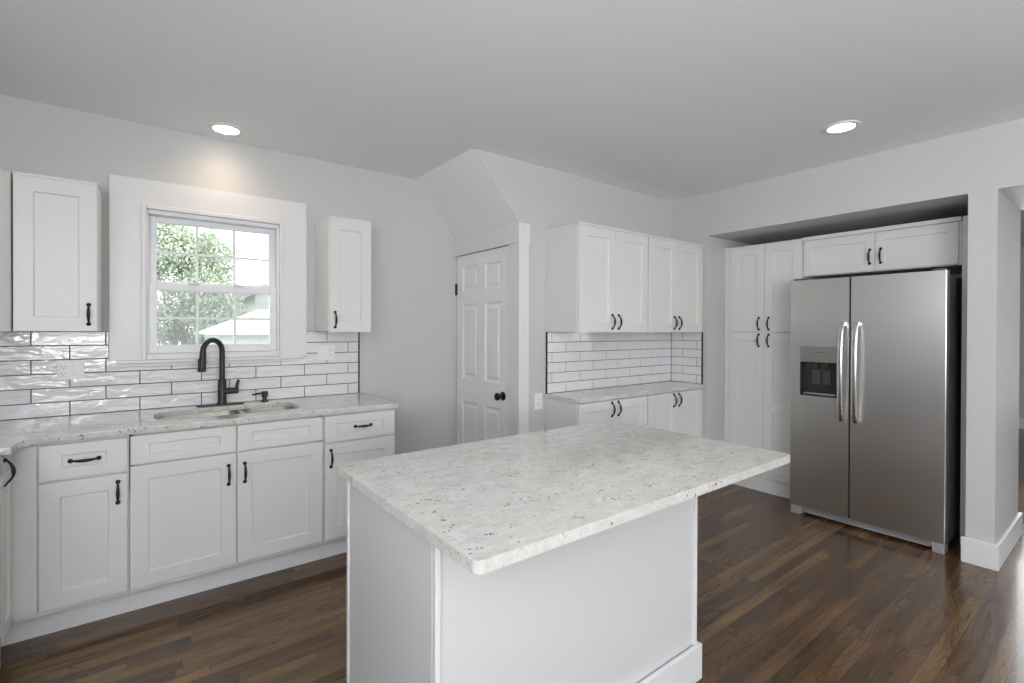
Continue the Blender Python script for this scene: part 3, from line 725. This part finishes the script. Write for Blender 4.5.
# ------------------------------------------------------------------ recessed ceiling lights
GL = 'recessed ceiling lights'
def downlight(label, x, y, p):
    c = thing('recessed_light', label, 'ceiling light', (x, y, H), 0, GL)
    bm = bmesh.new(); seg = 40; pr = [(.068, -.002), (.070, -.007), (.092, -.006), (.096, -.001), (.096, .0), (.068, 0)]
    rings = [[bm.verts.new((r * math.cos(k * 2 * PI / seg), r * math.sin(k * 2 * PI / seg), z)) for k in range(seg)] for r, z in pr]
    for i in range(len(pr)):
        for k in range(seg):
            f = bm.faces.new((rings[i][k], rings[i][(k + 1) % seg], rings[(i + 1) % len(pr)][(k + 1) % seg], rings[(i + 1) % len(pr)][k])); f.smooth = True
    obj('trim_ring', bm, M_plate, c)
    bm = bmesh.new(); lathe(bm, [(.002, -.0125), (.03, -.0115), (.055, -.009), (.0678, -.005), (.0678, -.001)], (0, 0, 0), 'Z', 40); obj('lens', bm, M_lamp, c)
    l = bpy.data.lights.new('downlight_glow', 'SPOT'); l.energy = p; l.color = (1, .74, .48); l.spot_size = math.radians(150); l.spot_blend = 1; l.shadow_soft_size = .06
    lo_ = bpy.data.objects.new('downlight_glow', l); COL.objects.link(lo_); lo_.location = (x, y, H - .02)
downlight('bright round recessed light in the ceiling above the window', .417, 3.385, 8)
downlight('bright round recessed light in the ceiling in front of the refrigerator', 3.290, 1.117, 3)
downlight('recessed light in the ceiling over the island, at the top picture edge', 1.31, 1.10, 6)

# ------------------------------------------------------------------ outside the window
GZ = -.9
o = obj('lawn', boxes((-30, 40, YA + .3, 60, GZ - .1, GZ)), M_lawn); tag(o, 'green lawn outside the window', 'lawn', kind='stuff')
def tree(label, x, y, hgt, rad, seed, n=42000):
    rnd = random.Random(seed); t = thing('tree', label, 'tree', (x, y, GZ), 0, 'trees outside the window')
    bm = bmesh.new(); tube(bm, [(0, 0, 0), (.05, 0, hgt * .35), (0, .1, hgt * .7)], [.08, .06, .03], 10)
    for k in range(5):
        a = k * 1.3; tube(bm, [(0, 0, hgt * .3), (math.cos(a) * rad * .4, math.sin(a) * rad * .4, hgt * (.5 + .05 * k))], [.035, .015], 8)
    obj('trunk', bm, M_bark, t)
    bm = bmesh.new(); bl = []
    for k in range(54):
        z = hgt * (.08 + .85 * rnd.random() ** 1.6); rz = rad * (1.05 - max(0, z / hgt - .45) * 1.3); a = rnd.uniform(0, 2 * PI); rr_ = rz * rnd.uniform(.2, .8)
        bl.append((Vector((math.cos(a) * rr_, math.sin(a) * rr_, z)), rad * rnd.uniform(.28, .42)))
    for k in range(n):
        cc, r = bl[rnd.randrange(len(bl))]; dv = Vector((rnd.gauss(0, 1), rnd.gauss(0, 1), rnd.gauss(0, 1))).normalized(); p = cc + dv * r * rnd.uniform(.6, 1.05)
        if p.z < .2: continue
        q = Euler((rnd.uniform(0, 6), rnd.uniform(0, 6), rnd.uniform(0, 6))).to_matrix(); s = rnd.uniform(.028, .052)
        bm.faces.new([bm.verts.new(p + q @ Vector(v) * s) for v in ((-1, 0, 0), (0, -.5, .08), (1, 0, 0), (0, .5, .08))])
    obj('foliage', bm, M_leaf, t, recalc=False)
tree('tall broad leafy tree seen through the left panes of the window', .75, 13.2, 5.2, 1.45, 3)
tree('second leafy tree seen through the middle panes of the window', 1.62, 17.3, 5.6, .6, 8)
# neighbouring house
c = thing('house', 'pale neighbouring house with a gable roof seen through the right panes', 'house', (2.65, 15.6, GZ))
bm = bmesh.new(); prism(bm, [(0, 0), (7, 0), (7, 3.3), (3.5, 5.1), (0, 3.3)], 1, .0, 7); obj('wall', bm, M_siding, c)
bm = bmesh.new(); prism(bm, [(-.35, 3.12), (3.5, 5.1), (7.35, 3.12), (7.35, 3.28), (3.5, 5.28), (-.35, 3.28)], 1, -.3, 7.3); obj('roof', bm, M_roof, c)
bm = boxes(*[(.0, .9, -.02, .0, .2 + k * .16, .34 + k * .16) for k in range(18)]); obj('siding', bm, M_siding2, c)
c = thing('shed', 'low shed with a white hipped roof outside below the right panes', 'shed', (.80, 8.3, GZ))
obj('wall', boxes((.15, 3.2, .15, 2.2, 0, 2.22)), M_siding, c)
bm = bmesh.new(); V_ = [bm.verts.new(v) for v in ((0, 0, 2.2), (3.4, 0, 2.2), (3.4, 2.4, 2.2), (0, 2.4, 2.2), (.85, 1.2, 2.62), (2.6, 1.2, 2.62))]
for q in ((3, 2, 1, 0), (0, 1, 5, 4), (1, 2, 5), (2, 3, 4, 5), (3, 0, 4)): bm.faces.new([V_[i] for i in q])
obj('roof', bm, M_shed, c)
